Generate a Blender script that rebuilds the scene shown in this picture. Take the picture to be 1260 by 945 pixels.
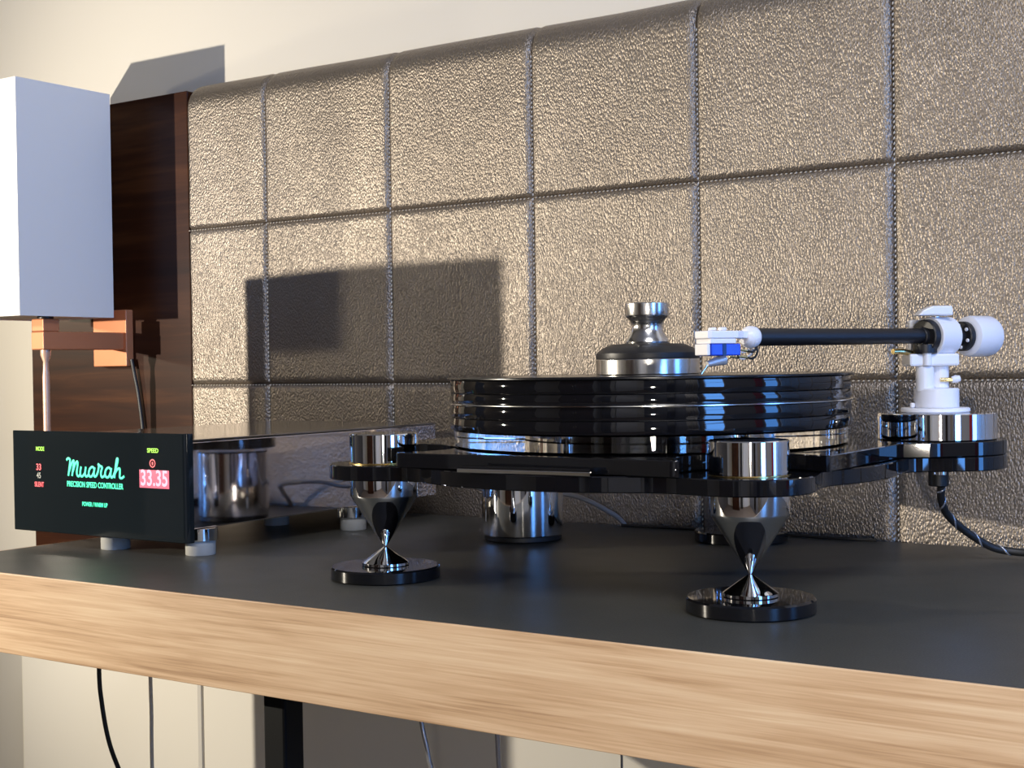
import bpy, bmesh, math, random
from mathutils import Vector, Matrix, noise
PI = math.pi
random.seed(4)
sc = bpy.context.scene
for o in list(bpy.data.objects): bpy.data.objects.remove(o)
C = sc.collection

# ------------------------------------------------------------------ camera
CAM_POS = Vector((0, -1.17, .155)); YAW, PITCH, ROLL = math.radians(33.9), -.0132, .015
F = Vector((-math.sin(YAW)*math.cos(PITCH), math.cos(YAW)*math.cos(PITCH), math.sin(PITCH)))
R0 = Vector((math.cos(YAW), math.sin(YAW), 0)); U0 = R0.cross(F)
R = R0*math.cos(ROLL) - U0*math.sin(ROLL); U = R0*math.sin(ROLL) + U0*math.cos(ROLL)
cd = bpy.data.cameras.new('camera'); cam = bpy.data.objects.new('camera', cd); C.objects.link(cam)
m = Matrix((R, U, -F)).transposed().to_4x4(); m.translation = CAM_POS; cam.matrix_world = m
cd.sensor_fit = 'HORIZONTAL'; cd.sensor_width = 36; cd.lens = 1700/1260*36; cd.clip_start = .02; cd.clip_end = 50
sc.camera = cam

# ------------------------------------------------------------------ world, lamps, exposure
w = bpy.data.worlds.new('sky'); sc.world = w; w.use_nodes = True
bg = w.node_tree.nodes['Background']; bg.inputs[0].default_value = (.08, .32, 1, 1); bg.inputs[1].default_value = 2.2
sc.view_settings.view_transform = 'Standard'; sc.view_settings.look = 'None'
sc.view_settings.gamma = 1; sc.view_settings.use_curve_mapping = False; sc.view_settings.exposure = .45
LAMP1 = (-1.75, -1.10, .235)          # warm lamp to the left of the table: lights the wall
LAMP2 = (-2.35, -.66, .36)           # second lamp further left, grazes the table
LAMP3 = (.40, -1.75, .02)            # small lamp behind the photographer
def point(name, loc, col, e, r):
    l = bpy.data.lights.new(name, 'POINT'); l.color = col; l.energy = e; l.shadow_soft_size = r
    o = bpy.data.objects.new(name, l); o.location = loc; C.objects.link(o); return o
def area(name, loc, rot, sx, sy, col, e):
    l = bpy.data.lights.new(name, 'AREA'); l.shape = 'RECTANGLE'; l.size = sx; l.size_y = sy; l.color = col; l.energy = e
    o = bpy.data.objects.new(name, l); o.location = loc; o.rotation_euler = rot; C.objects.link(o); return o
sl = bpy.data.lights.new('floor_lamp_light', 'SPOT'); sl.color = (1, .90, .74); sl.energy = 56; sl.shadow_soft_size = .006
sl.spot_size = math.radians(118); sl.spot_blend = .75
so_ = bpy.data.objects.new('floor_lamp_light', sl); so_.location = LAMP1; C.objects.link(so_)
so_.rotation_euler = (Vector((-.55, 0, .28))-Vector(LAMP1)).to_track_quat('-Z', 'Y').to_euler()
point('corner_lamp_light', LAMP2, (1, .88, .66), 8, .022)
s3 = bpy.data.lights.new('small_lamp_light', 'SPOT'); s3.color = (1, .91, .78); s3.energy = 17; s3.shadow_soft_size = .03
s3.spot_size = math.radians(46); s3.spot_blend = 1
s3o = bpy.data.objects.new('small_lamp_light', s3); s3o.location = LAMP3; C.objects.link(s3o)
s3o.rotation_euler = (Vector((-.25, 0, .14))-Vector(LAMP3)).to_track_quat('-Z', 'Y').to_euler()
area('window_daylight', (1.045, -1.03, .45), (0, PI/2, 0), 1.0, .34, (.14, .40, 1), 9)
area('window_daylight', (1.045, -.09, .45), (0, PI/2, 0), 1.0, .22, (.12, .38, 1), 2.6)
area('ambient_fill', (.55, -1.6, 1.63), (0, 0, 0), .7, .9, (.98, .97, 1), 27)  # unseen fill added for neutral ambient, mainly on faces turned right

# ------------------------------------------------------------------ materials
def nodes(name):
    mt = bpy.data.materials.new(name); mt.use_nodes = True
    return mt, mt.node_tree, mt.node_tree.nodes['Principled BSDF']
def mat(name, col, rough=.5, metal=0, spec=.5, ior=1.5, emis=None, es=0, coat=0):
    mt, nt, b = nodes(name)
    b.inputs['Base Color'].default_value = (*col, 1); b.inputs['Roughness'].default_value = rough
    b.inputs['Metallic'].default_value = metal; b.inputs['Specular IOR Level'].default_value = spec
    b.inputs['IOR'].default_value = ior; b.inputs['Coat Weight'].default_value = coat
    if emis: b.inputs['Emission Color'].default_value = (*emis, 1); b.inputs['Emission Strength'].default_value = es
    return mt
def link(nt, a, ao, b, bi): nt.links.new(a.outputs[ao], b.inputs[bi])
def coords(nt, scale, rot=(0, 0, 0)):
    tc = nt.nodes.new('ShaderNodeTexCoord'); mp = nt.nodes.new('ShaderNodeMapping')
    mp.inputs['Scale'].default_value = scale; mp.inputs['Rotation'].default_value = rot
    link(nt, tc, 'Object', mp, 'Vector'); return mp
def noise_n(nt, src, scale, detail=4, rough=.5, dist=0):
    n = nt.nodes.new('ShaderNodeTexNoise'); n.inputs['Scale'].default_value = scale; n.inputs['Detail'].default_value = detail
    n.inputs['Roughness'].default_value = rough; n.inputs['Distortion'].default_value = dist
    link(nt, src, 'Vector' if 'Vector' in src.outputs else 0, n, 'Vector'); return n
def ramp(nt, src, out, stops):
    r = nt.nodes.new('ShaderNodeValToRGB'); e = r.color_ramp.elements
    while len(e) < len(stops): e.new(.5)
    for k, (p, c) in enumerate(stops): e[k].position = p; e[k].color = (*c, 1)
    link(nt, src, out, r, 'Fac'); return r
def bump(nt, b, src, out, strength, dist):
    bn = nt.nodes.new('ShaderNodeBump'); bn.inputs['Strength'].default_value = strength; bn.inputs['Distance'].default_value = dist
    link(nt, src, out, bn, 'Height'); link(nt, bn, 'Normal', b, 'Normal'); return bn

def leather():
    mt, nt, b = nodes('brown_leather')
    mp = coords(nt, (1.5, 1, .85), (0, .30, 0))
    warp = noise_n(nt, mp, 6, 2)
    mx = nt.nodes.new('ShaderNodeMixRGB'); mx.blend_type = 'ADD'; mx.inputs[0].default_value = .03
    link(nt, mp, 'Vector', mx, 1); link(nt, warp, 'Color', mx, 2)
    v = nt.nodes.new('ShaderNodeTexVoronoi'); v.feature = 'F1'; v.inputs['Scale'].default_value = 400
    link(nt, mx, 'Color', v, 'Vector')
    n2 = noise_n(nt, mx, 380, 2)
    add = nt.nodes.new('ShaderNodeMath'); add.operation = 'MULTIPLY_ADD'; add.inputs[1].default_value = -1
    link(nt, v, 'Distance', add, 0); link(nt, n2, 'Fac', add, 2)
    bump(nt, b, add, 0, .55, .0013)
    n3 = noise_n(nt, mp, 5, 3)
    r = ramp(nt, n3, 'Fac', [(.3, (.262, .226, .192)), (.7, (.304, .264, .226))]); link(nt, r, 'Color', b, 'Base Color')
    b.inputs['Roughness'].default_value = .45; b.inputs['Metallic'].default_value = .84; b.inputs['Specular IOR Level'].default_value = 1.0; b.inputs['IOR'].default_value = 1.62
    return mt
def walnut():
    mt, nt, b = nodes('dark_wood')
    mp = coords(nt, (2.0, 2, 30))
    n = noise_n(nt, mp, 2.2, 6, .6, .6); n2 = noise_n(nt, coords(nt, (.8, 1, 6)), 3, 3)
    mx = nt.nodes.new('ShaderNodeMixRGB'); mx.inputs[0].default_value = .5; link(nt, n, 'Fac', mx, 1); link(nt, n2, 'Fac', mx, 2)
    r = ramp(nt, mx, 'Color', [(.3, (.012, .003, .002)), (.5, (.034, .010, .004)), (.68, (.085, .030, .010))])
    link(nt, r, 'Color', b, 'Base Color'); b.inputs['Roughness'].default_value = .36; b.inputs['Specular IOR Level'].default_value = .22
    bump(nt, b, n, 'Fac', .05, .001); return mt
def oak():
    mt, nt, b = nodes('light_oak')
    n = noise_n(nt, coords(nt, (2.4, 3, 105)), 2.0, 7, .62, .7)
    n2 = noise_n(nt, coords(nt, (6, 6, 300)), 3, 3)
    n3 = noise_n(nt, coords(nt, (1.6, 1, 9)), 3, 3, .5, .5)
    mx = nt.nodes.new('ShaderNodeMixRGB'); mx.inputs[0].default_value = .28; link(nt, n, 'Fac', mx, 1); link(nt, n2, 'Fac', mx, 2)
    m2 = nt.nodes.new('ShaderNodeMixRGB'); m2.inputs[0].default_value = .35; link(nt, mx, 'Color', m2, 1); link(nt, n3, 'Fac', m2, 2)
    r = ramp(nt, m2, 'Color', [(.38, (.40, .235, .115)), (.46, (.58, .37, .20)), (.53, (.68, .46, .265)), (.62, (.77, .56, .34))])
    link(nt, r, 'Color', b, 'Base Color'); b.inputs['Roughness'].default_value = .5
    bump(nt, b, m2, 'Color', .12, .0006); return mt
def tabletop_mat():
    mt, nt, b = nodes('black_laminate')
    mp = coords(nt, (1, 1, 1)); n = noise_n(nt, mp, 900, 2); n2 = noise_n(nt, mp, 14, 4)
    r = ramp(nt, n, 'Fac', [(.35, (.034, .035, .031)), (.7, (.070, .070, .062))]); link(nt, r, 'Color', b, 'Base Color')
    rr = nt.nodes.new('ShaderNodeMapRange'); rr.inputs['To Min'].default_value = .36; rr.inputs['To Max'].default_value = .50
    link(nt, n2, 'Fac', rr, 'Value'); link(nt, rr, 'Result', b, 'Roughness')
    b.inputs['Specular IOR Level'].default_value = .42; bump(nt, b, n, 'Fac', .12, .0003); return mt
def paint(name, col):
    mt, nt, b = nodes(name); n = noise_n(nt, coords(nt, (1, 1, 1)), 220, 3); b.inputs['Base Color'].default_value = (*col, 1)
    b.inputs['Roughness'].default_value = .75; bump(nt, b, n, 'Fac', .08, .0006); return mt
def brushed(name, col, rough, axis=(2, 2, 400)):
    mt, nt, b = nodes(name); n = noise_n(nt, coords(nt, axis), 3, 3)
    b.inputs['Base Color'].default_value = (*col, 1); b.inputs['Metallic'].default_value = 1
    rr = nt.nodes.new('ShaderNodeMapRange'); rr.inputs['To Min'].default_value = rough*.7; rr.inputs['To Max'].default_value = rough*1.3
    link(nt, n, 'Fac', rr, 'Value'); link(nt, rr, 'Result', b, 'Roughness'); return mt
def fabric(name, col, trans=0):
    mt, nt, b = nodes(name); n = noise_n(nt, coords(nt, (1, 1, 1)), 600, 2); b.inputs['Base Color'].default_value = (*col, 1)
    b.inputs['Roughness'].default_value = .8; bump(nt, b, n, 'Fac', .06, .0003); return mt

M_leather = leather(); M_walnut = walnut(); M_oak = oak(); M_top = tabletop_mat()
M_wall = paint('cream_paint', (.68, .65, .59)); M_white = paint('white_paint', (.72, .69, .62)); M_ceil = paint('ceiling_paint', (.35, .34, .33))
M_wallr = paint('blue_grey_paint', (.20, .21, .25)); M_wallf = paint('taupe_paint', (.10, .085, .07)); M_floor = paint('carpet_brown', (.16, .12, .09)); M_shade = fabric('white_shade', (.86, .86, .84))
M_shade_in = fabric('shade_lining', (.70, .70, .62))
M_chrome = mat('chrome', (.86, .86, .87), .035, 1); M_steel = brushed('brushed_steel', (.80, .79, .77), .20, (300, 300, 3))
M_black = mat('gloss_black', (.005, .005, .006), .03, 0, .5, 1.6); M_matteblack = mat('matte_black', (.010, .010, .012), .42)
M_vinyl = mat('vinyl', (.008, .008, .009), .22); M_ring = mat('ring_metal', (.75, .75, .74), .15, 1)
M_acrylic = mat('clear_acrylic', (.95, .97, .96), .01, 0, .5, 1.49); M_acrylic.node_tree.nodes['Principled BSDF'].inputs['Transmission Weight'].default_value = 1
M_seam = mat('seam_metal', (.32, .32, .32), .25, 1)
M_thread = mat('thread', (.88, .80, .66), .7); M_copper = mat('copper_paint', (.62, .25, .12), .42, .35)
M_rod = mat('pale_copper', (.72, .47, .34), .38, .35); M_body = mat('polished_case', (.95, .90, .93), .045, 1)
M_casetop = brushed('case_top', (.42, .40, .38), .12, (220, 220, 220))
M_glass = mat('black_glass', (.010, .014, .016), .07, 0, .5, 1.5); M_alu = mat('satin_aluminium', (.82, .82, .84), .34, .55)
M_pearl = mat('white_lacquer', (.86, .86, .90), .36); M_blue = mat('blue_cartridge', (.02, .07, .62), .22)
M_navy = mat('navy_cartridge', (.003, .006, .09), .25); M_gold = mat('gold_pin', (.85, .66, .30), .25, 1)
M_rubber = mat('rubber_black', (.012, .012, .012), .5); M_greyc = mat('grey_cable', (.20, .20, .21), .35)
M_clear = mat('silver_cable', (.45, .46, .50), .25, .6); M_cream_cable = mat('cream_cable', (.8, .75, .62), .5)
M_footrub = mat('foot_grey', (.40, .40, .38), .6); M_legblack = mat('leg_black', (.003, .0035, .004), .6, 0, .2)
M_green = mat('green_light', (0, .05, .03), .5, emis=(.02, 1, .50), es=1.15); M_lime = mat('lime_light', (.02, .05, 0), .5, emis=(.42, 1, .04), es=.95)
M_red = mat('red_light', (.1, 0, 0), .5, emis=(1, .10, .12), es=1.0); M_pink = mat('display_light', (.1, 0, 0), .5, emis=(1, .42, .55), es=1.1)
M_led = mat('display_backing', (.12, 0, .02), .4, emis=(.9, .05, .16), es=.75); M_greytxt = mat('grey_print', (.42, .42, .36), .6)
M_redcloth = fabric('red_curtain_cloth', (.42, .01, .03)); M_greycloth = fabric('grey_curtain_cloth', (.38, .36, .34))
M_offblack = mat('off_black', (.02, .018, .016), .5); M_frame = mat('window_frame_white', (.7, .7, .72), .4)

# ------------------------------------------------------------------ helpers
def obj(name, bm, m=None, parent=None, loc=None, smooth=35, bevel=None):
    me = bpy.data.meshes.new(name); bmesh.ops.recalc_face_normals(bm, faces=bm.faces); bm.to_mesh(me); bm.free()
    if smooth:
        me.shade_smooth(); me.set_sharp_from_angle(angle=math.radians(smooth))
    o = bpy.data.objects.new(name, me); C.objects.link(o)
    if m: me.materials.append(m)
    if parent: o.parent = parent
    if loc: o.location = loc
    if bevel:
        b = o.modifiers.new('bevel', 'BEVEL'); b.width = bevel; b.segments = 2; b.limit_method = 'ANGLE'; b.angle_limit = math.radians(40)
    return o
def thing(name, label, cat, loc=(0, 0, 0), group=None, rotz=0):
    o = bpy.data.objects.new(name, None); C.objects.link(o); o.empty_display_size = .02
    o.location = loc; o.rotation_euler = (0, 0, rotz); return tag(o, label, cat, group)
def tag(o, label, cat, group=None):
    o['label'] = label; o['category'] = cat
    if group: o['group'] = group
    return o
def struct(o): o['kind'] = 'structure'; return o
def B(): return bmesh.new()
def box(bm, x0, x1, y0, y1, z0, z1, mtx=None):
    vs = [bm.verts.new((x, y, z)) for z in (z0, z1) for (x, y) in ((x0, y0), (x1, y0), (x1, y1), (x0, y1))]
    for f in ((3, 2, 1, 0), (4, 5, 6, 7), (0, 1, 5, 4), (1, 2, 6, 5), (2, 3, 7, 6), (3, 0, 4, 7)): bm.faces.new([vs[i] for i in f])
    if mtx:
        for v in vs: v.co = mtx @ v.co
    return bm
def bx(*a, mtx=None): return box(B(), *a, mtx=mtx)
def lathe(prof, n=96, mtx=None, bm=None, c=(0, 0)):
    """prof: (radius, z) points from bottom to top; closes at radius 0"""
    bm = bm or B(); rings = []
    for r, z in prof:
        if r < 1e-6: rings.append([bm.verts.new((c[0], c[1], z))])
        else: rings.append([bm.verts.new((c[0]+r*math.cos(2*PI*k/n), c[1]+r*math.sin(2*PI*k/n), z)) for k in range(n)])
    for a, b in zip(rings, rings[1:]):
        for k in range(n):
            k2 = (k+1) % n
            if len(a) == 1 and len(b) > 1: bm.faces.new((a[0], b[k], b[k2]))
            elif len(b) == 1 and len(a) > 1: bm.faces.new((a[k], a[k2], b[0]))
            elif len(a) > 1: bm.faces.new((a[k], a[k2], b[k2], b[k]))
    if mtx:
        for r in rings:
            for v in r: v.co = mtx @ v.co
    return bm
def cyl(r, z0, z1, bev=.0006, n=96, mtx=None, bm=None, c=(0, 0)):
    return lathe([(0, z0), (r-bev, z0), (r, z0+bev), (r, z1-bev), (r-bev, z1), (0, z1)], n, mtx, bm, c)
def prism(pts, z0, z1, bev=0, bm=None):
    """extruded outline; bev insets top and bottom rims"""
    bm = bm or B(); n = len(pts); cx = sum(p[0] for p in pts)/n; cy = sum(p[1] for p in pts)/n
    def ins(d):
        out = []
        for i in range(n):
            a, p, c = pts[i-1], pts[i], pts[(i+1) % n]
            tx, ty = c[0]-a[0], c[1]-a[1]; l = math.hypot(tx, ty) or 1
            out.append((p[0]-ty/l*d, p[1]+tx/l*d))
        return out
    lv = [(ins(bev), z0), (pts, z0+bev), (pts, z1-bev), (ins(bev), z1)] if bev else [(pts, z0), (pts, z1)]
    rings = [[bm.verts.new((x, y, z)) for x, y in pp] for pp, z in lv]
    for a, b in zip(rings, rings[1:]):
        for k in range(n): bm.faces.new((a[k], a[(k+1) % n], b[(k+1) % n], b[k]))
    for rg, z in ((rings[0], lv[0][1]), (rings[-1], lv[-1][1])):
        cv = bm.verts.new((cx, cy, z))
        for k in range(n): bm.faces.new((rg[k], rg[(k+1) % n], cv))
    return bm
def smooth_path(pts, sub=10):
    pts = [Vector(p) for p in pts]; out = []
    for i in range(len(pts)-1):
        p0 = pts[i-1] if i else pts[0]*2-pts[1]; p1, p2 = pts[i], pts[i+1]
        p3 = pts[i+2] if i+2 < len(pts) else p2*2-p1
        for k in range(sub):
            t = k/sub
            out.append(.5*((2*p1)+(p2-p0)*t+(2*p0-5*p1+4*p2-p3)*t*t+(3*p1-p0-3*p2+p3)*t**3))
    out.append(pts[-1]); return out
def tube(pts, r, n=12, bm=None, sub=10, flat=1):
    bm = bm or B(); p = smooth_path(pts, sub) if sub else [Vector(q) for q in pts]; rings = []
    t = (p[1]-p[0]).normalized(); up = Vector((0, 0, 1)) if abs(t.z) < .9 else Vector((1, 0, 0)); a = t.cross(up).normalized()
    for i, q in enumerate(p):
        t = (p[min(i+1, len(p)-1)]-p[max(i-1, 0)]).normalized(); a = (a-t*a.dot(t)).normalized(); b = t.cross(a)
        rr = r(i/(len(p)-1)) if callable(r) else r
        rings.append([bm.verts.new(q+(a*math.cos(2*PI*k/n)+b*math.sin(2*PI*k/n)*flat)*rr) for k in range(n)])
    for u, v in zip(rings, rings[1:]):
        for k in range(n): bm.faces.new((u[k], u[(k+1) % n], v[(k+1) % n], v[k]))
    bm.faces.new(rings[0][::-1]); bm.faces.new(rings[-1]); return bm
def axis_m(p, d, up=(0, 0, 1)):
    """matrix whose local z runs along d from p; local y is as near up as it can be"""
    z = Vector(d).normalized(); x = Vector(up).cross(z).normalized(); y = z.cross(x)
    mm = Matrix((x, y, z)).transposed().to_4x4(); mm.translation = Vector(p); return mm

# ------------------------------------------------------------------ the room
YW = .06
def wall(name, *a, m=M_wall): return struct(obj(name, bx(*a), m, smooth=0))
wall('wall_back', -2.7, 1.1, YW, YW+.1, -.75, 1.7)
wall('wall_left', -2.8, -2.7, -3.3, YW, -.75, 1.7, m=M_wallf)
wall('wall_front', -2.7, 1.1, -3.4, -3.3, -.75, 1.7)
bm = B()                                            # right wall with two window openings
X0, X1 = 1.0, 1.1
for y0, y1, z0, z1 in ((-3.3, -1.22, -.75, 1.7), (-1.22, -.84, -.75, -.06), (-1.22, -.84, .98, 1.7), (-.84, -.22, -.75, 1.7),
                       (-.22, .03, -.75, -.06), (-.22, .03, .98, 1.7), (.03, YW, -.75, 1.7)):
    box(bm, X0, X1, y0, y1, z0, z1)
struct(obj('wall_right', bm, M_wallr, smooth=0))
wall('floor', -2.7, 1.1, -3.3, YW, -.80, -.75, m=M_floor)
wall('ceiling', -2.7, 1.1, -3.3, YW, 1.7, 1.75, m=M_ceil)
for i, (y0, y1) in enumerate(((-1.22, -.84), (-.22, .03))):
    bm = B(); t = .022
    for a in ((y0, y0+t, -.06, .98), (y1-t, y1, -.06, .98), (y0+t, y1-t, -.06, -.06+t), (y0+t, y1-t, .98-t, .98), (y0+t, y1-t, .42, .44)):
        box(bm, 1.01, 1.04, *a)
    struct(obj('window_%d' % (i+1), bm, M_frame, smooth=0))
# unseen furniture added behind the camera to give the chrome its stripes
def curtain(label, y0, y1, mt, x=.955):
    bm = B(); n = 60; pr = []
    for k in range(n+1):
        t = k/n; pr.append((x+.012*math.sin(t*PI*2*5), y0+(y1-y0)*t))
    a = [bm.verts.new((px, py, -.6)) for px, py in pr]; b = [bm.verts.new((px, py, 1.2)) for px, py in pr]
    for k in range(n): bm.faces.new((a[k], a[k+1], b[k+1], b[k]))
    o = obj('curtain', bm, mt, smooth=60); s = o.modifiers.new('thick', 'SOLIDIFY'); s.thickness = .004
    tag(o, label, 'curtain')
curtain('folded dark red curtain hanging beside the window opening', -.36, -.25, M_redcloth)
curtain('folded grey curtain added unseen on the right hand wall for reflections', -1.55, -1.28, M_greycloth)
struct(obj('door_1', bx(.10, .75, -3.299, -3.24, -.75, 1.3), M_frame, smooth=0, bevel=.004))  # unseen white door, added as a bright stripe in the chrome
curtain('folded black curtain added unseen on the right wall as a dark reflection', -2.1, -1.85, M_offblack)
tag(obj('bookcase', bx(-.32, -.08, -3.29, -3.05, -.75, 1.1), M_offblack, smooth=0, bevel=.003), 'narrow black unseen bookcase added for reflections between the wardrobe and the door', 'bookcase')
wd = thing('wardrobe', 'tall dark brown wardrobe added unseen behind the camera for reflections', 'wardrobe', (-1.0, -3.05, -.75))
obj('cabinet_body', bx(-.45, .45, -.24, .24, 0, 2.1), M_walnut, wd, bevel=.004)
for s in (-1, 1):
    d = obj('door', bx(-.22+.225*s, .22+.225*s, .241, .259, .06, 2.05), M_walnut, wd, bevel=.003)
    obj('handle', bx(.03*s-.006, .03*s+.006, .26, .285, .95, 1.15), M_steel, d, bevel=.002)

# ------------------------------------------------------------------ headboard (leather tiles + wooden side panel) fixed to the wall
hb = thing('headboard', 'wide brown leather headboard of stitched square tiles with dark wooden end panel', 'headboard', (-.4, 0, -.14))
HB = Vector((-.4, 0, -.14))
def rel(v, base): return (v[0]-base[0], v[1]-base[1], v[2]-base[2])
cols = [-1.251, -1.1235, -.9405, -.757, -.5735, -.388, -.204, -.020, .164, .348, .532, .716]
rows = [-.14, -.047, .1385, .3245, .497]
def puff(u, h, e=.0058):          # 0 on the seam, 1 inside; u = distance to nearest seam
    t = min(max(u, 0)/e, 1); return h*(1-(1-t)**2.2)
rt = .028                        # rounding over the top
for j in range(4):
    for i in range(len(cols)-1):
        x0, x1, z0, z1 = cols[i], cols[i+1], rows[j], rows[j+1]
        top = j == 3; bm = B(); nu, nv = 22, 22 if not top else 30
        def fr(k, n):             # denser towards the seams
            t = k/n; return .5-.5*math.copysign(abs(math.cos(PI*t))**.62, math.cos(PI*t))
        g = []
        for b_ in range(nv+1):
            row = []
            for a_ in range(nu+1):
                x = x0+(x1-x0)*fr(a_, nu); dx = min(x-x0, x1-x)
                if top:
                    L1 = z1-rt-z0; L = L1+rt*PI/2+.02; s = L*(fr(b_, nv) if b_ < nv*.5 else b_/nv)
                    dz = s
                    if s < L1: y, z, ny, nz = 0, z0+s, -1, 0
                    elif s < L1+rt*PI/2:
                        a = (s-L1)/rt; y, z = rt-rt*math.cos(a), z1-rt+rt*math.sin(a); ny, nz = -math.cos(a), math.sin(a)
                    else: y, z, ny, nz = rt+(s-L1-rt*PI/2), z1, 0, 1
                else:
                    z = z0+(z1-z0)*fr(b_, nv); y, ny, nz = 0, -1, 0; dz = min(z-z0, z1-z)
                hgt = puff(dx, 1)*puff(dz, 1)
                wob = noise.noise(Vector((x*9+j, z*9, 2.1)))*.0012*hgt
                if a_ in (0, nu) or (b_ == 0) or (b_ == nv and not top): h = -.0022
                else: h = .0036*hgt+wob-.0018*(1-hgt)
                row.append(bm.verts.new((x-HB.x, y+ny*h, z+nz*h-HB.z)))
            g.append(row)
        for b_ in range(nv):
            for a_ in range(nu): bm.faces.new((g[b_][a_], g[b_][a_+1], g[b_+1][a_+1], g[b_+1][a_]))
        obj('leather_tile', bm, M_leather, hb, smooth=70)
obj('backing_board', bx(-1.249-HB.x, .716-HB.x, .008, YW-.001, -.14-HB.z, .466-HB.z), M_matteblack, hb, smooth=0)
# stitches: one row just under each horizontal seam, one just right of each vertical seam
bm = B()
def stitch(c, d, ln=.0034, wd=.0015):
    c = Vector(c); d = Vector(d).normalized(); n = Vector((0, -1, 0)); s = d.cross(n)
    p = [c-d*ln/2, c+s*wd/2, c+d*ln/2, c-s*wd/2]; v = [bm.verts.new(q) for q in p]
    t = bm.verts.new(c+n*.0015); b2 = bm.verts.new(c-n*.0012)
    for k in range(4): bm.faces.new((v[k], v[(k+1) % 4], t)); bm.faces.new((v[(k+1) % 4], v[k], b2))
for z in rows[1:4]:
    x = cols[0]+.002
    while x < .70:
        if min(abs(x-c) for c in cols) > .002: stitch((x-HB.x, -.0022, z-.0013-HB.z), (1, 0, .25))
        x += .0046
for x in cols[1:-1]:
    z = -.138
    while z < .466:
        if min(abs(z-c) for c in rows) > .002: stitch((x+.0012-HB.x, -.0024, z-HB.z), (.25, 0, 1))
        z += .0046
st = obj('stitching', bm, M_thread, hb, smooth=0); st['kind'] = 'stuff'
wp = obj('wooden_panel', bx(-1.555-HB.x, -1.252-HB.x, 0, YW-.001, -.205-HB.z, .4925-HB.z), M_walnut, hb, smooth=0, bevel=.0015)
wp['label'] = 'dark reddish brown wooden end panel with horizontal grain'
lp = obj('trim_1', bx(-1.585, -1.240, -.006, YW, -.75, -.207), M_white, smooth=0, bevel=.006); struct(lp)
lp2 = obj('trim_2', bx(-1.2395, .716, -.003, YW, -.75, -.145), M_white, smooth=0, bevel=.002); struct(lp2)

# ------------------------------------------------------------------ table
YF, YB = -.503, -.014; XL, XR = -1.045, .55; TH = .062
tb = thing('table', 'long table with matte black top, thick light oak edge and black leg', 'table', (-.25, -.26, -.75))
TB = Vector((-.25, -.26, -.75))
def tbx(x0, x1, y0, y1, z0, z1): return bx(x0-TB.x, x1-TB.x, y0-TB.y, y1-TB.y, z0-TB.z, z1-TB.z)
obj('tabletop', tbx(XL+.0015, XR-.0015, YF+.0015, YB, -TH+.001, 0), M_top, tb, smooth=0)
e = obj('edge_band', tbx(XL, XR, YF-.0010, YF+.0014, -TH, .0002), M_oak, tb, smooth=0, bevel=.0006); e['label'] = 'light oak front edge band with horizontal grain'
e = obj('edge_band', tbx(XL, XL+.0014, YF+.0016, YB, -TH, .0002), M_oak, tb, smooth=0, bevel=.0006); e['label'] = 'light oak side edge band'
for lx in (-.692, .36):
    lg = obj('leg', tbx(lx, lx+.0205, -.462, -.442, -.735, -TH), M_legblack, tb, smooth=0, bevel=.002)
    obj('leg_foot', tbx(lx-.01, lx+.04, -.49, -.06, -.75, -.7355), M_legblack, lg, smooth=0, bevel=.002)
obj('crossbar', tbx(-.78, .46, -.425, -.405, -TH-.012, -TH-.0005), M_legblack, tb, smooth=0, bevel=.002)

# ------------------------------------------------------------------ wall lamp with white box shade
LB = Vector((-1.385, 0, .19))
lm = thing('wall_lamp', 'bedside wall lamp with tall white box shade on a copper coloured bracket', 'lamp', tuple(LB))
def lb(x0, x1, y0, y1, z0, z1): return bx(x0-LB.x, x1-LB.x, y0-LB.y, y1-LB.y, z0-LB.z, z1-LB.z)
obj('wall_plate', lb(-1.4165, -1.3545, -.012, -.0002, .1615, .232), M_copper, lm, smooth=0, bevel=.0012)
obj('arm', lb(-1.381, -1.3585, -.1315, -.012, .1822, .2035), M_copper, lm, smooth=0, bevel=.0012)
obj('socket_block', lb(-1.3805, -1.3590, -.131, -.108, .2036, .2185), M_copper, lm, smooth=0, bevel=.0012)
obj('socket', cyl(.0095, .2186-LB.z, .262-LB.z, c=(0.015, -.119)), M_matteblack, lm)
sh = B()                                       # open-bottomed box of cloth, 2 mm walls, closed top diffuser
sx0, sx1, sy0, sy1, sz0, sz1 = -1.485, -1.348, -.171, -.036, .221, .494
for a in ((sx0, sx1, sy0, sy0+.002), (sx0, sx1, sy1-.002, sy1), (sx0, sx0+.002, sy0+.002, sy1-.002), (sx1-.002, sx1, sy0+.002, sy1-.002)):
    box(sh, a[0]-LB.x, a[1]-LB.x, a[2]-LB.y, a[3]-LB.y, sz0-LB.z, sz1-LB.z)
so = obj('lamp_shade', sh, M_shade, lm, smooth=0)
for nm, z in (('top_diffuser', sz1-.006), ('bottom_diffuser', sz0+.003)):
    obj(nm, lb(sx0+.0022, sx1-.0022, sy0+.0022, sy1-.0022, z-.001, z), M_shade_in, so, smooth=0)
obj('pull_rod', lathe([(0, .02-LB.z), (.0042, .02-LB.z), (.0042, .150-LB.z), (.0034, .158-LB.z), (.0032, .168-LB.z), (.0060, .176-LB.z), (.0060, .1821-LB.z), (0, .1821-LB.z)], 24, c=(.0165, -.121)), M_rod, lm)
obj('cord', tube([rel(p, LB) for p in ((-1.352, -.006, .17), (-1.348, -.005, .15), (-1.342, -.004, .12), (-1.334, -.004, .06), (-1.33, -.004, -.04))], .0022, 10), M_rubber, lm)

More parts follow.
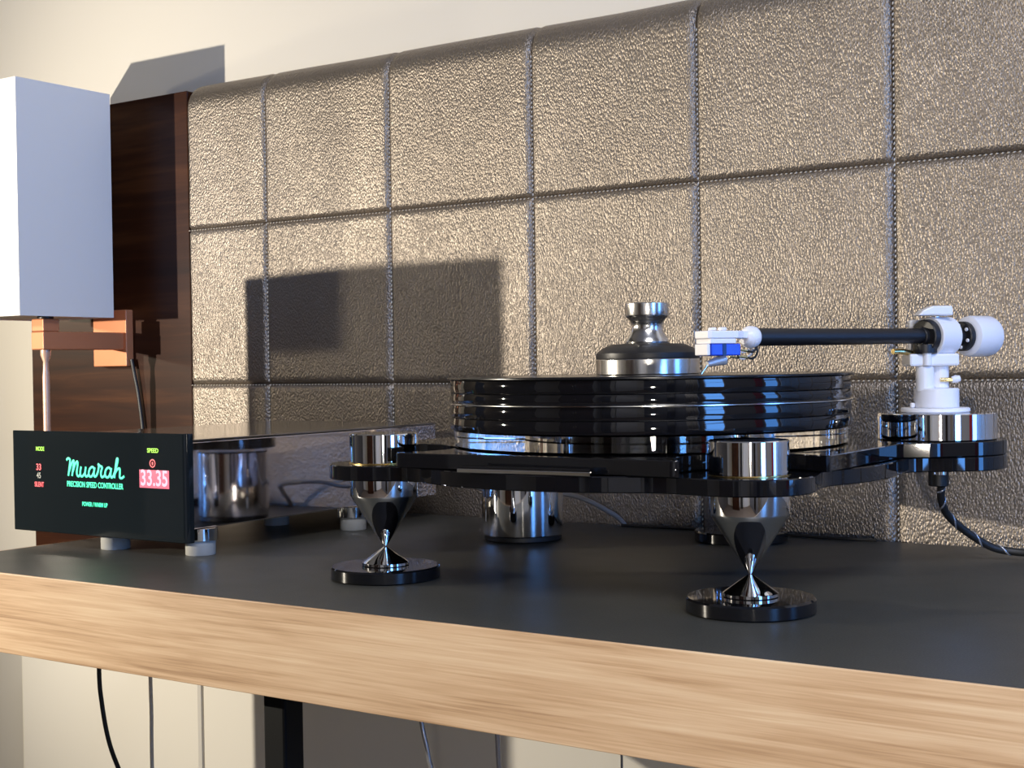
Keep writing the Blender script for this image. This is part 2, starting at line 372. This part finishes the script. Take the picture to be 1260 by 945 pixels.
# ------------------------------------------------------------------ speed controller box
CB = Vector((-.97, -.21, 0))
ct = thing('speed_controller', 'mirror sided metal box with black glass front, green script and red digits', 'audio unit', tuple(CB))
def cb(x0, x1, y0, y1, z0, z1): return bx(x0-CB.x, x1-CB.x, y0-CB.y, y1-CB.y, z0-CB.z, z1-CB.z)
obj('case', cb(-1.078, -.862, -.371, -.030, .0225, .0955), M_body, ct, smooth=0, bevel=.001)
obj('lid', cb(-1.079, -.861, -.371, -.029, .0956, .0975), M_casetop, ct, smooth=0, bevel=.0006)
pts = [(-1.083-CB.x, -.3712-CB.y), (-1.083-CB.x, -.3765-CB.y), (-1.0805-CB.x, -.379-CB.y), (-.8600-CB.x, -.379-CB.y), (-.8575-CB.x, -.378-CB.y), (-.8555-CB.x, -.3755-CB.y), (-.8550-CB.x, -.3712-CB.y)]
fp = obj('front_panel', prism(pts, .0125, .1030, .0006), M_glass, ct, smooth=30)
fp['label'] = 'glossy black glass front panel'
YP = -.3792
for nm, (fx, fy) in zip(('foot',)*4, ((-.8685, -.352), (-.966, -.360), (-.8685, -.155), (-.966, -.158))):
    ft = obj('foot', lathe([(0, .0125), (.0148, .0125), (.0148, .0224), (0, .0224)], 48, c=(fx-CB.x, fy-CB.y)), M_chrome, ct, smooth=40)
    obj('foot_pad', lathe([(0, 0), (.0122, 0), (.0126, .0006), (.0126, .0124), (0, .0124)], 48, c=(fx-CB.x, fy-CB.y)), M_footrub, ft, smooth=40)
def text(name, s, x, z, size, m, width=None):
    cu = bpy.data.curves.new(name, 'FONT'); cu.body = s; cu.size = size; cu.align_x = 'CENTER'; cu.align_y = 'CENTER'; cu.extrude = .0001; cu.offset = size*.018
    o = bpy.data.objects.new(name, cu); C.objects.link(o); bpy.context.view_layer.update()
    w0 = o.dimensions.x
    me = bpy.data.meshes.new_from_object(o); bpy.data.objects.remove(o)
    o = bpy.data.objects.new(name, me); C.objects.link(o); me.materials.clear(); me.materials.append(m)
    o.rotation_euler = (PI/2, 0, 0); o.location = (x-CB.x, YP-CB.y-.0001, z-CB.z); o.parent = ct
    if width and w0: o.scale = (width/w0, 1, 1)
    return o
text('printed_lettering', 'MODE', -1.042, .0868, .0052, M_lime, .0115)
text('printed_lettering', 'SPEED', -.8945, .0884, .0052, M_lime, .0135)
text('printed_lettering', '33', -1.0443, .0703, .0080, M_red, .0066)
text('printed_lettering', '45', -1.0443, .0628, .0072, M_greytxt, .0058)
text('printed_lettering', 'SILENT', -1.0440, .0548, .0062, M_red, .0128)
text('printed_lettering', 'PRECISION SPEED CONTROLLER', -.9690, .0567, .0068, M_green, .0735)
text('printed_lettering', 'POWER / WARM UP', -.9692, .0398, .0052, M_green, .0330)
o = text('display_digits', '33.35', -.8935, .0648, .0185, M_pink, .0325); o['label'] = 'glowing pink white digits reading 33.35'
d0 = obj('digit_display', cb(-.9115, -.8755, YP-.00005, YP+.0001, .0570, .0722), M_led, ct, smooth=0)
bm = B()
for k in range(40):
    a0, a1 = 2*PI*k/40, 2*PI*(k+1)/40
    q = [bm.verts.new((-.8950-CB.x+r*math.cos(a), YP-.0002-CB.y, .0778+r*math.sin(a))) for r, a in ((.0036, a0), (.0036, a1), (.0026, a1), (.0026, a0))]; bm.faces.new(q)
for k in range(12):
    a0, a1 = 2*PI*k/12, 2*PI*(k+1)/12
    bm.faces.new([bm.verts.new(p) for p in ((-.8950-CB.x, YP-.0002-CB.y, .0778), (-.8950+.0009*math.cos(a0)-CB.x, YP-.0002-CB.y, .0778+.0016*math.sin(a0)), (-.8950+.0009*math.cos(a1)-CB.x, YP-.0002-CB.y, .0778+.0016*math.sin(a1)))])
obj('indicator_ring', bm, M_red, ct, smooth=0)
# script wordmark: strokes in a unit system (x right, y up, baseline 0, x-height 1), slanted
strokes = [
 [(-.25, 1.75), (-.05, 1.95), (.25, 1.9), (.30, 1.6), (.12, .6), (.0, .0)],
 [(.15, .5), (.55, 1.4), (.85, 1.75), (.88, 1.4), (.68, .5), (.58, .0)],
 [(.72, .5), (1.1, 1.35), (1.42, 1.65), (1.48, 1.3), (1.32, .5), (1.38, .12), (1.62, .0), (1.9, .3)],
 [(2.0, 1.1), (1.86, .45), (1.95, .05), (2.25, .05), (2.6, .5), (2.72, 1.1)], [(2.72, 1.1), (2.6, .4), (2.72, .03), (3.0, .1), (3.2, .4)],
 [(4.0, .9), (3.75, 1.12), (3.35, .9), (3.15, .4), (3.3, .05), (3.65, .1), (3.95, .6), (4.08, 1.08)], [(4.06, 1.05), (3.95, .4), (4.05, .05), (4.35, .2), (4.6, .7)],
 [(4.6, .7), (4.7, 1.2), (4.62, 1.45), (4.9, 1.25), (5.25, 1.15)], [(5.25, 1.15), (5.0, .5), (5.1, .05), (5.4, .1), (5.65, .35)],
 [(6.5, .9), (6.2, 1.12), (5.8, .9), (5.62, .4), (5.8, .05), (6.15, .1), (6.45, .6), (6.58, 1.08)], [(6.56, 1.05), (6.45, .4), (6.55, .05), (6.8, .15), (7.0, .5)],
 [(7.0, .5), (7.35, 1.3), (7.55, 2.0), (7.42, 2.1), (7.2, 1.2), (7.0, .0)], [(7.1, .5), (7.45, .95), (7.8, 1.05), (7.82, .6), (7.8, .1), (8.1, .02), (8.45, .25)]]
bm = B(); S = .0078
for s_ in strokes:
    tube([(-1.0035+px*.00865-CB.x, YP-.0003-CB.y, .0640+py*S-CB.z) for px, py in s_], .00115, 6, bm, 5, 1)
for v in bm.verts: v.co.y = YP-.0002-CB.y + (v.co.y-(YP-.0003-CB.y))*.15
wm = obj('script_lettering', bm, M_green, ct, smooth=60); wm['label'] = 'green handwriting style lettering reading Muarah'

# ------------------------------------------------------------------ turntable
PC = Vector((-.495, -.250)); RFT, LFT, BFT = (-.357, -.376), (-.647, -.378), (-.506, -.063); PIV = (-.313, -.135); MOT = (-.682, -.141)
tt = thing('turntable', 'glossy black record turntable with chrome cone feet and thick layered platter', 'turntable', (PC.x, PC.y, 0))
def P2(x, y): return (x-PC.x, y-PC.y)
def outline(sdf, n=720, rmax=.34):
    out = []
    for k in range(n):
        a = 2*PI*k/n; r = .06
        while r < rmax and sdf(PC.x+r*math.cos(a), PC.y+r*math.sin(a)) < 0: r += .0012
        lo, hi = r-.0012, r
        for _ in range(10):
            md = (lo+hi)/2
            if sdf(PC.x+md*math.cos(a), PC.y+md*math.sin(a)) < 0: lo = md
            else: hi = md
        out.append((lo*math.cos(a), lo*math.sin(a)))
    return out
def smin(a, b, k): h = max(k-abs(a-b), 0)/k; return min(a, b)-h*h*k/4
def circ(x, y, c, r): return math.hypot(x-c[0], y-c[1])-r
def lower(x, y):
    d = circ(x, y, PC, .184)
    for c, r in ((RFT, .040), (LFT, .040), (BFT, .040), (PIV, .0495), (MOT, .044)): d = smin(d, circ(x, y, c, r), .035)
    return d
def upper(x, y):
    d = max(circ(x, y, PC, .199), -(y+.418), x+.318-0 if y < -.2 else -1)
    for c in (RFT, LFT): d = max(d, -circ(x, y, c, .0545 if c is LFT else .045))
    d = smin(d, circ(x, y, PIV, .0495), .03) if (x > -.42 and y > -.26) else d
    d = min(d, circ(x, y, MOT, .044)); return d
obj('lower_plinth', prism(outline(lower), .0745, .0850, .0007), M_black, tt, smooth=30)
obj('upper_plinth', prism(outline(upper), .0853, .0957, .0006), M_black, tt, smooth=30)
for c in (RFT, LFT, BFT):
    cx, cy = P2(*c)
    ft = obj('foot', lathe([(0, .0236), (.0012, .0236), (.0016, .0242), (.0230, .0580), (.0246, .0603), (.0250, .0615), (.0250, .0744), (0, .0744)], 96, c=(cx, cy)), M_chrome, tt, smooth=20)
    ft['label'] = 'chrome cone foot pointing down'
    obj('foot_cap', lathe([(0, .0852), (.0243, .0852), (.0250, .0858), (.0250, .1062), (.0243, .1069), (0, .1069)], 96, c=(cx, cy)), M_chrome, ft, smooth=25)
    obj('spike', lathe([(0, .0096), (.0168, .0096), (.0172, .0100), (.0172, .0118), (.0166, .0122), (.0160, .0128), (.0014, .0230), (0, .0235)], 72, c=(cx, cy)), M_chrome, ft, smooth=20)
    obj('base_disc', lathe([(0, 0), (.0385, 0), (.0402, .0010), (.0402, .0083), (.0392, .0095), (0, .0095)], 128, c=(cx, cy)), M_black, ft, smooth=25)
    obj('gold_washer', lathe([(.0060, .0851), (.0257, .0851), (.0257, .08535), (.0060, .08535)], 72, c=(cx, cy)), M_gold, ft, smooth=30)
# spirit level / name bar lying on the front of the lower plinth
bar = obj('name_bar', prism([P2(-.5370, -.4345), P2(-.4410, -.4280), P2(-.4460, -.4215), P2(-.5240, -.4222)], .0852, .0895, .0005), M_black, tt, smooth=30)
obj('chrome_strip', prism([P2(-.5375, -.4365), P2(-.4400, -.4300), P2(-.4400, -.4280), P2(-.5375, -.4345)], .0852, .0878, .0004), M_chrome, bar, smooth=30)
# bearing and platter
obj('bearing_hub', lathe([(0, .0958), (.060, .0958), (.062, .0965), (.062, .1052), (.060, .1060), (0, .1060)], 128), M_black, tt, smooth=25)
gd = obj('acrylic_disc', lathe([(.0625, .0962), (.1455, .0962), (.1462, .0969), (.1462, .1076), (.1455, .1083), (.0625, .1083), (.0625, .0962)], 200), M_acrylic, tt, smooth=25)
gd['label'] = 'clear acrylic disc between plinth and platter'
def layer(z0, z1):
    mz = (z0+z1)/2; return [(0, z0), (.1480, z0), (.1484, z0+.0004), (.1487, (z0+mz)/2), (.1489, mz), (.1487, (z1+mz)/2), (.1484, z1-.0004), (.1480, z1), (0, z1)]
pl = obj('platter', lathe(layer(.1086, .1177), 200), M_black, tt, smooth=30)
pl['label'] = 'thick layered black platter with bright metal ring'
for z0, z1 in ((.1181, .1269), (.1283, .1354), (.1358, .1448)):
    obj('platter_layer', lathe(layer(z0, z1), 200), M_black, pl, smooth=30)
obj('metal_ring', lathe([(0, .1270), (.1503, .1270), (.1507, .1273), (.1507, .1279), (.1503, .1282), (0, .1282)], 200), M_ring, pl, smooth=40)
for z in (.1178, .1355): obj('thin_ring', lathe([(0, z+.0001), (.1486, z+.0001), (.1488, z+.0002), (.1486, z+.0003), (0, z+.0003)], 200), M_seam, pl, smooth=40)
obj('spindle', cyl(.0036, .1449, .168, .0008, 24), M_steel, pl)

# tonearm base and tonearm
PX, PY = P2(*PIV)
ab = obj('arm_collar', lathe([(0, .0958), (.0424, .0958), (.0431, .0965), (.0431, .1148), (.0424, .1155), (0, .1155)], 128, c=(PX, PY)), M_chrome, tt, smooth=25)
ab['label'] = 'wide chrome ring under the tonearm'
px, py = PX-.001, PY
abp = B()
for c, r in (((px, py), .0250),): cyl(r, .1156, .1190, .0008, 72, bm=abp, c=c)
op = obj('mounting_plate', abp, M_pearl, tt)
for dx, dy in ((-.0135, -.0115), (.0150, -.004), (0, .02)): obj('screw', cyl(.0018, .1191, .1228, .0006, 20, c=(px+dx, py+dy)), M_pearl, op)
ta = bpy.data.objects.new('tonearm', None); C.objects.link(ta); ta.parent = tt; ta.location = (PX, PY, .119)
ta['label'] = 'tonearm with black tube, white lacquered bearing housing and round white counterweight'
TA = Vector((PX, PY, .119))
def tz(z): return z-TA.z
u = Vector((-.4527, -.8917, 0)); sd = Vector((.8917, -.4527, 0))      # towards the headshell; sideways (to the photographer's right)
AZ = .1722
obj('pillar_base', lathe([(0, tz(.1191)), (.0160, tz(.1191)), (.0163, tz(.1196)), (.0163, tz(.1325)), (.0155, tz(.1335)), (0, tz(.1335))], 64, c=(.000, 0)), M_pearl, ta)
sR = Vector((.83, .558, 0))
def off(a, d=0, z=AZ):    # a metres to the photographer's right of the pivot, d towards the photographer
    return Vector((sR.x*a+.29*d, sR.y*a-.957*d, tz(z)))
q = off(.003); obj('pillar', lathe([(0, tz(.1336)), (.0062, tz(.1336)), (.0062, tz(.1500)), (0, tz(.1500))], 40, c=(q.x, q.y)), M_pearl, ta)
q = off(-.0085, .004); obj('lift_cylinder', cyl(.0067, tz(.1315), tz(.1500), .0006, 40, c=(q.x, q.y)), M_pearl, ta)
obj('lever', tube([off(.003, .007, .1398), off(.012, .008, .1398)], .0016, 12, sub=0), M_gold, ta)
obj('lever_knob', lathe([(0, -.003), (.0022, -.003), (.0030, 0), (.0022, .003), (0, .003)], 20, mtx=axis_m(off(.0145, .008, .1402), (.83, .558, .15))), M_pearl, ta)
mx = Matrix.Translation(off(0, 0, .1553)) @ Matrix.Rotation(math.atan2(.558, .83), 4, 'Z')
def rb(x0, x1, y0, y1, z0, z1, mtx=mx): return bx(x0, x1, y0, y1, z0, z1, mtx=mtx)
obj('platform', rb(-.0225, .0145, -.010, .012, -.0052, .0040), M_pearl, ta, smooth=0, bevel=.0016)
q = off(-.0065, .0105); obj('lift_pin', cyl(.0032, tz(.1503), tz(.1618), .0006, 24, c=(q.x, q.y)), M_pearl, ta)
obj('arm_rest', tube([off(-.012, 0, .158), off(-.024, .004, .1610), off(-.032, .008, .1612)], .0022, 12, sub=4), M_gold, ta)
mb = Matrix.Translation(off(-.0135, -.012, .1755)) @ Matrix.Rotation(math.atan2(.558, .83), 4, 'Z')
obj('rear_bracket', bx(-.0075, .0075, -.004, .004, -.0165, .0095, mtx=mb), M_pearl, ta, smooth=0, bevel=.002)
# black yoke (fork) and white ring housing, axis along the arm
def AX(t, side=0, z=0): return Vector(u*t+sd*side)+Vector((0, 0, tz(AZ)+z))
mA = axis_m(AX(0), u)
def ringl(r0, r1, z0, z1, mtx, n=72, bev=.0008):
    return lathe([(r0, z0), (r1-bev, z0), (r1, z0+bev), (r1, z1-bev), (r1-bev, z1), (r0, z1), (r0, z0)], n, mtx)
obj('bearing_ring', ringl(.0108, .0146, -.013, .0065, mA), M_pearl, ta, smooth=30)
obj('yoke', ringl(.0064, .0125, .0066, .0130, mA), M_matteblack, ta, smooth=30)
obj('yoke_stem', tube([AX(.011, 0, -.006), AX(.011, 0, -.0125)], .0088, 24, sub=0), M_matteblack, ta, smooth=50)
obj('bearing_core', cyl(.0068, -.016, .016, .0006, 40, mtx=mA), M_matteblack, ta)
mt2 = Matrix.Translation(off(-.002, .004, .1905)) @ Matrix.Rotation(math.atan2(.558, .83), 4, 'Z')
bm = B(); pr = [(-.0135, -.0030), (-.009, .0012), (-.002, .0042), (.0125, .0042), (.0130, -.0030)]
f0 = [bm.verts.new(mt2 @ Vector((x, -.0075, z))) for x, z in pr]; f1 = [bm.verts.new(mt2 @ Vector((x, .0075, z))) for x, z in pr]
bm.faces.new(f0); bm.faces.new(f1[::-1])
for k in range(5): bm.faces.new((f0[k], f0[(k+1) % 5], f1[(k+1) % 5], f1[k]))
obj('bearing_cap', bm, M_pearl, ta, smooth=0, bevel=.0012)
obj('bearing_point', tube([AX(0, 0, .0130), AX(0, 0, .0148)], .0035, 20, sub=0), M_steel, ta)
obj('arm_tube', tube([AX(.016, 0, .0005), AX(.06, 0, .0002), AX(.12), AX(.173, 0, 0)], lambda t: .0056+.0006*t, 32, sub=4), M_matteblack, ta, smooth=60)
mC = axis_m(AX(-.0135), -u)
obj('rear_shaft', cyl(.0062, 0, .026, .0004, 32, mtx=mC), M_matteblack, ta)
rf = obj('rear_flange', cyl(.0112, .0120, .0175, .0008, 56, mtx=mC), M_matteblack, ta)
for k in range(6):
    a = 2*PI*k/6+.4; obj('stud', cyl(.0014, .0108, .0121, .0003, 14, mtx=mC @ Matrix.Translation((.0083*math.cos(a), .0083*math.sin(a), 0))), M_pearl, ta)
obj('counterweight', lathe([(0, .0176), (.0110, .0176), (.0125, .0180), (.0148, .0195), (.0156, .0225), (.0156, .0320), (.0156, .0400), (.0146, .0430), (.0120, .0445), (0, .0445)], 72, mtx=mC), M_pearl, ta, smooth=35)
# headshell
bm = B(); mH = axis_m(AX(.173), u)
lathe([(0, -.002), (.0062, -.002), (.0072, -.0005), (.0078, .003), (.0072, .0060), (.0050, .0085), (0, .0090)], 40, mtx=mH, bm=bm)
obj('headshell_collar', bm, M_pearl, ta, smooth=40)
mS = Matrix.Translation(AX(.173)) @ Matrix((sd, u, Vector((0, 0, 1)))).transposed().to_4x4()     # local x = sd, y = along arm
def hb_(x0, x1, y0, y1, z0, z1): return bx(x0, x1, y0, y1, z0, z1, mtx=mS)
bm = B(); pr = [(-.0040, .004), (.0040, .004), (.0045, .012), (.0085, .020), (.0085, .042), (.0070, .0445), (-.0070, .0445), (-.0085, .042), (-.0085, .020), (-.0045, .012)]
prism(pr, -.0010, .0042, .0006, bm)
for v in bm.verts: v.co = mS @ v.co
obj('headshell', bm, M_pearl, ta, smooth=0)
obj('headshell_screw', cyl(.0030, .0043, .0066, .0006, 24, mtx=mS @ Matrix.Translation((-.003, .033, 0))), M_pearl, ta)
obj('headshell_screw', cyl(.0030, .0043, .0066, .0006, 24, mtx=mS @ Matrix.Translation((.004, .030, 0))), M_pearl, ta)
obj('finger_lift', tube([tuple(mS @ Vector(p)) for p in ((-.006, .014, .001), (-.012, .008, -.006), (-.018, .000, -.010))], .0012, 10), M_steel, ta)
cg = obj('cartridge', hb_(-.0080, .0080, .0175, .0422, -.0125, -.0045), M_blue, ta, smooth=0, bevel=.0008); cg['label'] = 'bright blue phono cartridge'
obj('cartridge_mount', hb_(-.0082, .0082, .0215, .0430, -.0044, -.0011), M_pearl, ta, smooth=0, bevel=.0005)
obj('cartridge_front', hb_(-.0070, .0070, .0424, .0450, -.0122, -.0046), M_pearl, ta, smooth=0, bevel=.0006)
obj('cartridge_band', hb_(-.0083, .0083, .0300, .0330, -.0127, -.0046), M_navy, ta, smooth=0)
obj('stylus_body', tube([tuple(mS @ Vector(p)) for p in ((0, .026, -.0150), (0, .033, -.0165), (0, .040, -.0180))], lambda t: .0040-.0022*t, 16, sub=4), M_alu, ta, smooth=50)
obj('cantilever', tube([tuple(mS @ Vector(p)) for p in ((0, .039, -.0180), (0, .0450, -.0248))], .0006, 8, sub=0), M_steel, ta)
for k, (x, z) in enumerate(((-.0045, -.0085), (.0045, -.0085), (-.0045, -.0130), (.0045, -.0130))):
    obj('signal_pin', tube([tuple(mS @ Vector(p)) for p in ((x, .0175, z), (x, .0095, z-.001))], .0009, 10, sub=0), M_gold, ta)
    obj('signal_lead', tube([tuple(mS @ Vector(p)) for p in ((x, .0100, z-.001), (x, .004, z-.0015), (x*.6, -.001, z+.003), (x*.4, .001, -.004))], .0008, 8), M_rubber if k % 2 else M_pearl, ta)
# phono plug below the arm pod
pg = obj('cable_socket', cyl(.0075, .0600, .0744, .0006, 32, c=(PX+.000, PY+.003)), M_rubber, tt)
obj('socket_collar', cyl(.0048, .0690, .0743, .0004, 32, c=(PX+.0035, PY-.006)), M_chrome, pg)

# ------------------------------------------------------------------ record, clamp, motor
rec = obj('vinyl_record', lathe([(.0, 0), (.1506, 0), (.1512, .0006), (.1512, .0013), (.1506, .0019), (.146, .0015), (.052, .0015), (.050, .0019), (0, .0019)], 200), M_vinyl, None, (PC.x, PC.y, .1450), smooth=40)
tag(rec, 'thin black vinyl record lying on the platter under the steel clamp', 'record')
cl = thing('record_clamp', 'steel record clamp with black shoulder and waisted grip knob on the record', 'clamp', (PC.x, PC.y, .1470))
obj('clamp_base', lathe([(0, 0), (.0382, 0), (.0389, .0006), (.0389, .0110), (.0384, .0116), (0, .0116)], 112), M_steel, cl, smooth=25)
obj('clamp_shoulder', lathe([(0, .0117), (.0386, .0117), (.0388, .0125), (.0386, .0160), (.0340, .0200), (.0318, .0208), (.0270, .0228), (.0170, .0232), (0, .0232)], 112), M_matteblack, cl, smooth=22)
pr = [(0, .0233), (.0164, .0233), (.0166, .0245), (.0160, .0262), (.0150, .0280), (.0130, .0310), (.0118, .0345), (.0118, .0370), (.0126, .0395), (.0142, .0415), (.0158, .0428), (.0164, .0438), (.0166, .0445), (.0166, .0530), (.0160, .0536), (.0120, .0540), (0, .0540)]
obj('clamp_grip', lathe(pr, 96), M_steel, cl, smooth=28)
mo = thing('turntable_motor', 'chrome motor cylinder standing on the table under the left of the plinth', 'motor', (MOT[0], MOT[1], 0))
obj('motor_base', lathe([(0, 0), (.0335, 0), (.0345, .001), (.0345, .0045), (0, .0045)], 96), M_rubber, mo)
obj('motor_body', lathe([(0, .0046), (.0350, .0046), (.0363, .0058), (.0363, .0700), (.0353, .0712), (0, .0712)], 128), M_chrome, mo, smooth=25)

# ------------------------------------------------------------------ cables
def cable(name, label, pts, r, m, n=12, cat='cable'):
    o = obj(name, tube(pts, r, n), m, None, smooth=60); tag(o, label, cat); return o
ph = thing('phono_cable', 'black and silver twisted phono cable curling from arm pod to table', 'cable', (-.26, -.09, .003))
PH = Vector((-.26, -.09, .003)); path = [(-.3115, -.130, .0600), (-.313, -.126, .050), (-.311, -.115, .036), (-.300, -.100, .0215), (-.286, -.086, .0100), (-.270, -.078, .0065), (-.252, -.078, .0065), (-.230, -.09, .0058), (-.19, -.10, .0056)]
obj('cable_jacket', tube([rel(p, PH) for p in path], .0030, 14), M_rubber, ph, smooth=60)
sp = smooth_path(path, 16); tw = []
for i, p in enumerate(sp):
    t = (sp[min(i+1, len(sp)-1)]-sp[max(i-1, 0)]).normalized(); a = t.cross(Vector((0, 0, 1))).normalized(); b_ = t.cross(a); an = i*.35
    tw.append(p-PH+(a*math.cos(an)+b_*math.sin(an))*.0027)
obj('braid_strand', tube(tw, .0008, 6, sub=0), M_clear, ph, smooth=60)
obj('cable_ring', tube([rel(p, PH) for p in ((-.2545, -.0775, .0065), (-.2485, -.0795, .0063))], .0042, 18, sub=0), M_chrome, ph, smooth=50)
cable('signal_cable', 'grey cable arching over the table behind the chrome motor', [(-.8615, -.045, .050), (-.835, -.050, .050), (-.79, -.060, .036), (-.76, -.055, .030), (-.72, -.050, .033), (-.688, -.052, .0315), (-.668, -.055, .028), (-.656, -.040, .018), (-.648, -.020, .004), (-.645, -.0085, -.02), (-.645, -.0085, -.10)], .0024, M_greyc)
cable('power_cable', 'thin black cable lying behind the turntable, rear', [(-.648, -.022, .0016), (-.600, -.020, .0016), (-.52, -.018, .0016), (-.44, -.024, .0016), (-.40, -.02, .0016)], .0014, M_rubber)
cable('power_cable', 'thick black cord hanging under the left end of the table', [(-1.186, -.20, -.100), (-1.187, -.20, -.165), (-1.184, -.20, -.195), (-1.174, -.20, -.235), (-1.156, -.20, -.268), (-1.12, -.20, -.32), (-1.10, -.2, -.42), (-1.10, -.2, -.7)], .0024, M_rubber)
cable('thin_cord', 'cream cord hanging beside the black cord under the table', [(-1.107, -.20, -.100), (-1.107, -.20, -.170), (-1.1065, -.20, -.20), (-1.107, -.20, -.26), (-1.105, -.2, -.5)], .0020, M_cream_cable)
cable('silver_wire', 'silver wire hanging just right of the table leg', [(-.757, -.20, -.10), (-.755, -.20, -.155), (-.747, -.20, -.19), (-.742, -.20, -.23), (-.738, -.2, -.45)], .0022, M_clear)
cable('silver_wire', 'silver wire pair hanging in the middle under the table', [(-.673, -.20, -.10), (-.6725, -.20, -.155), (-.671, -.20, -.19), (-.668, -.20, -.23), (-.66, -.2, -.45)], .0022, M_clear)
cable('silver_wire', 'short grey wire hanging rightmost under the oak table edge', [(-.551, -.20, -.10), (-.5505, -.20, -.155), (-.5505, -.20, -.20), (-.55, -.2, -.45)], .0010, M_greyc)
# unseen slim column added left of the frame to cast the leather's box shadow
shcol = thing('shadow_column', 'slim black unseen column added left of the table to shadow the leather', 'shadow_caster', (-1.33, -.49, -.75))
obj('column_body', bx(-.058, .061, -.060, .060, .02, 1.0010), M_offblack, shcol, smooth=0, bevel=.001)
obj('column_base', bx(-.075, .078, -.075, .075, 0, .02), M_offblack, shcol, smooth=0, bevel=.002)
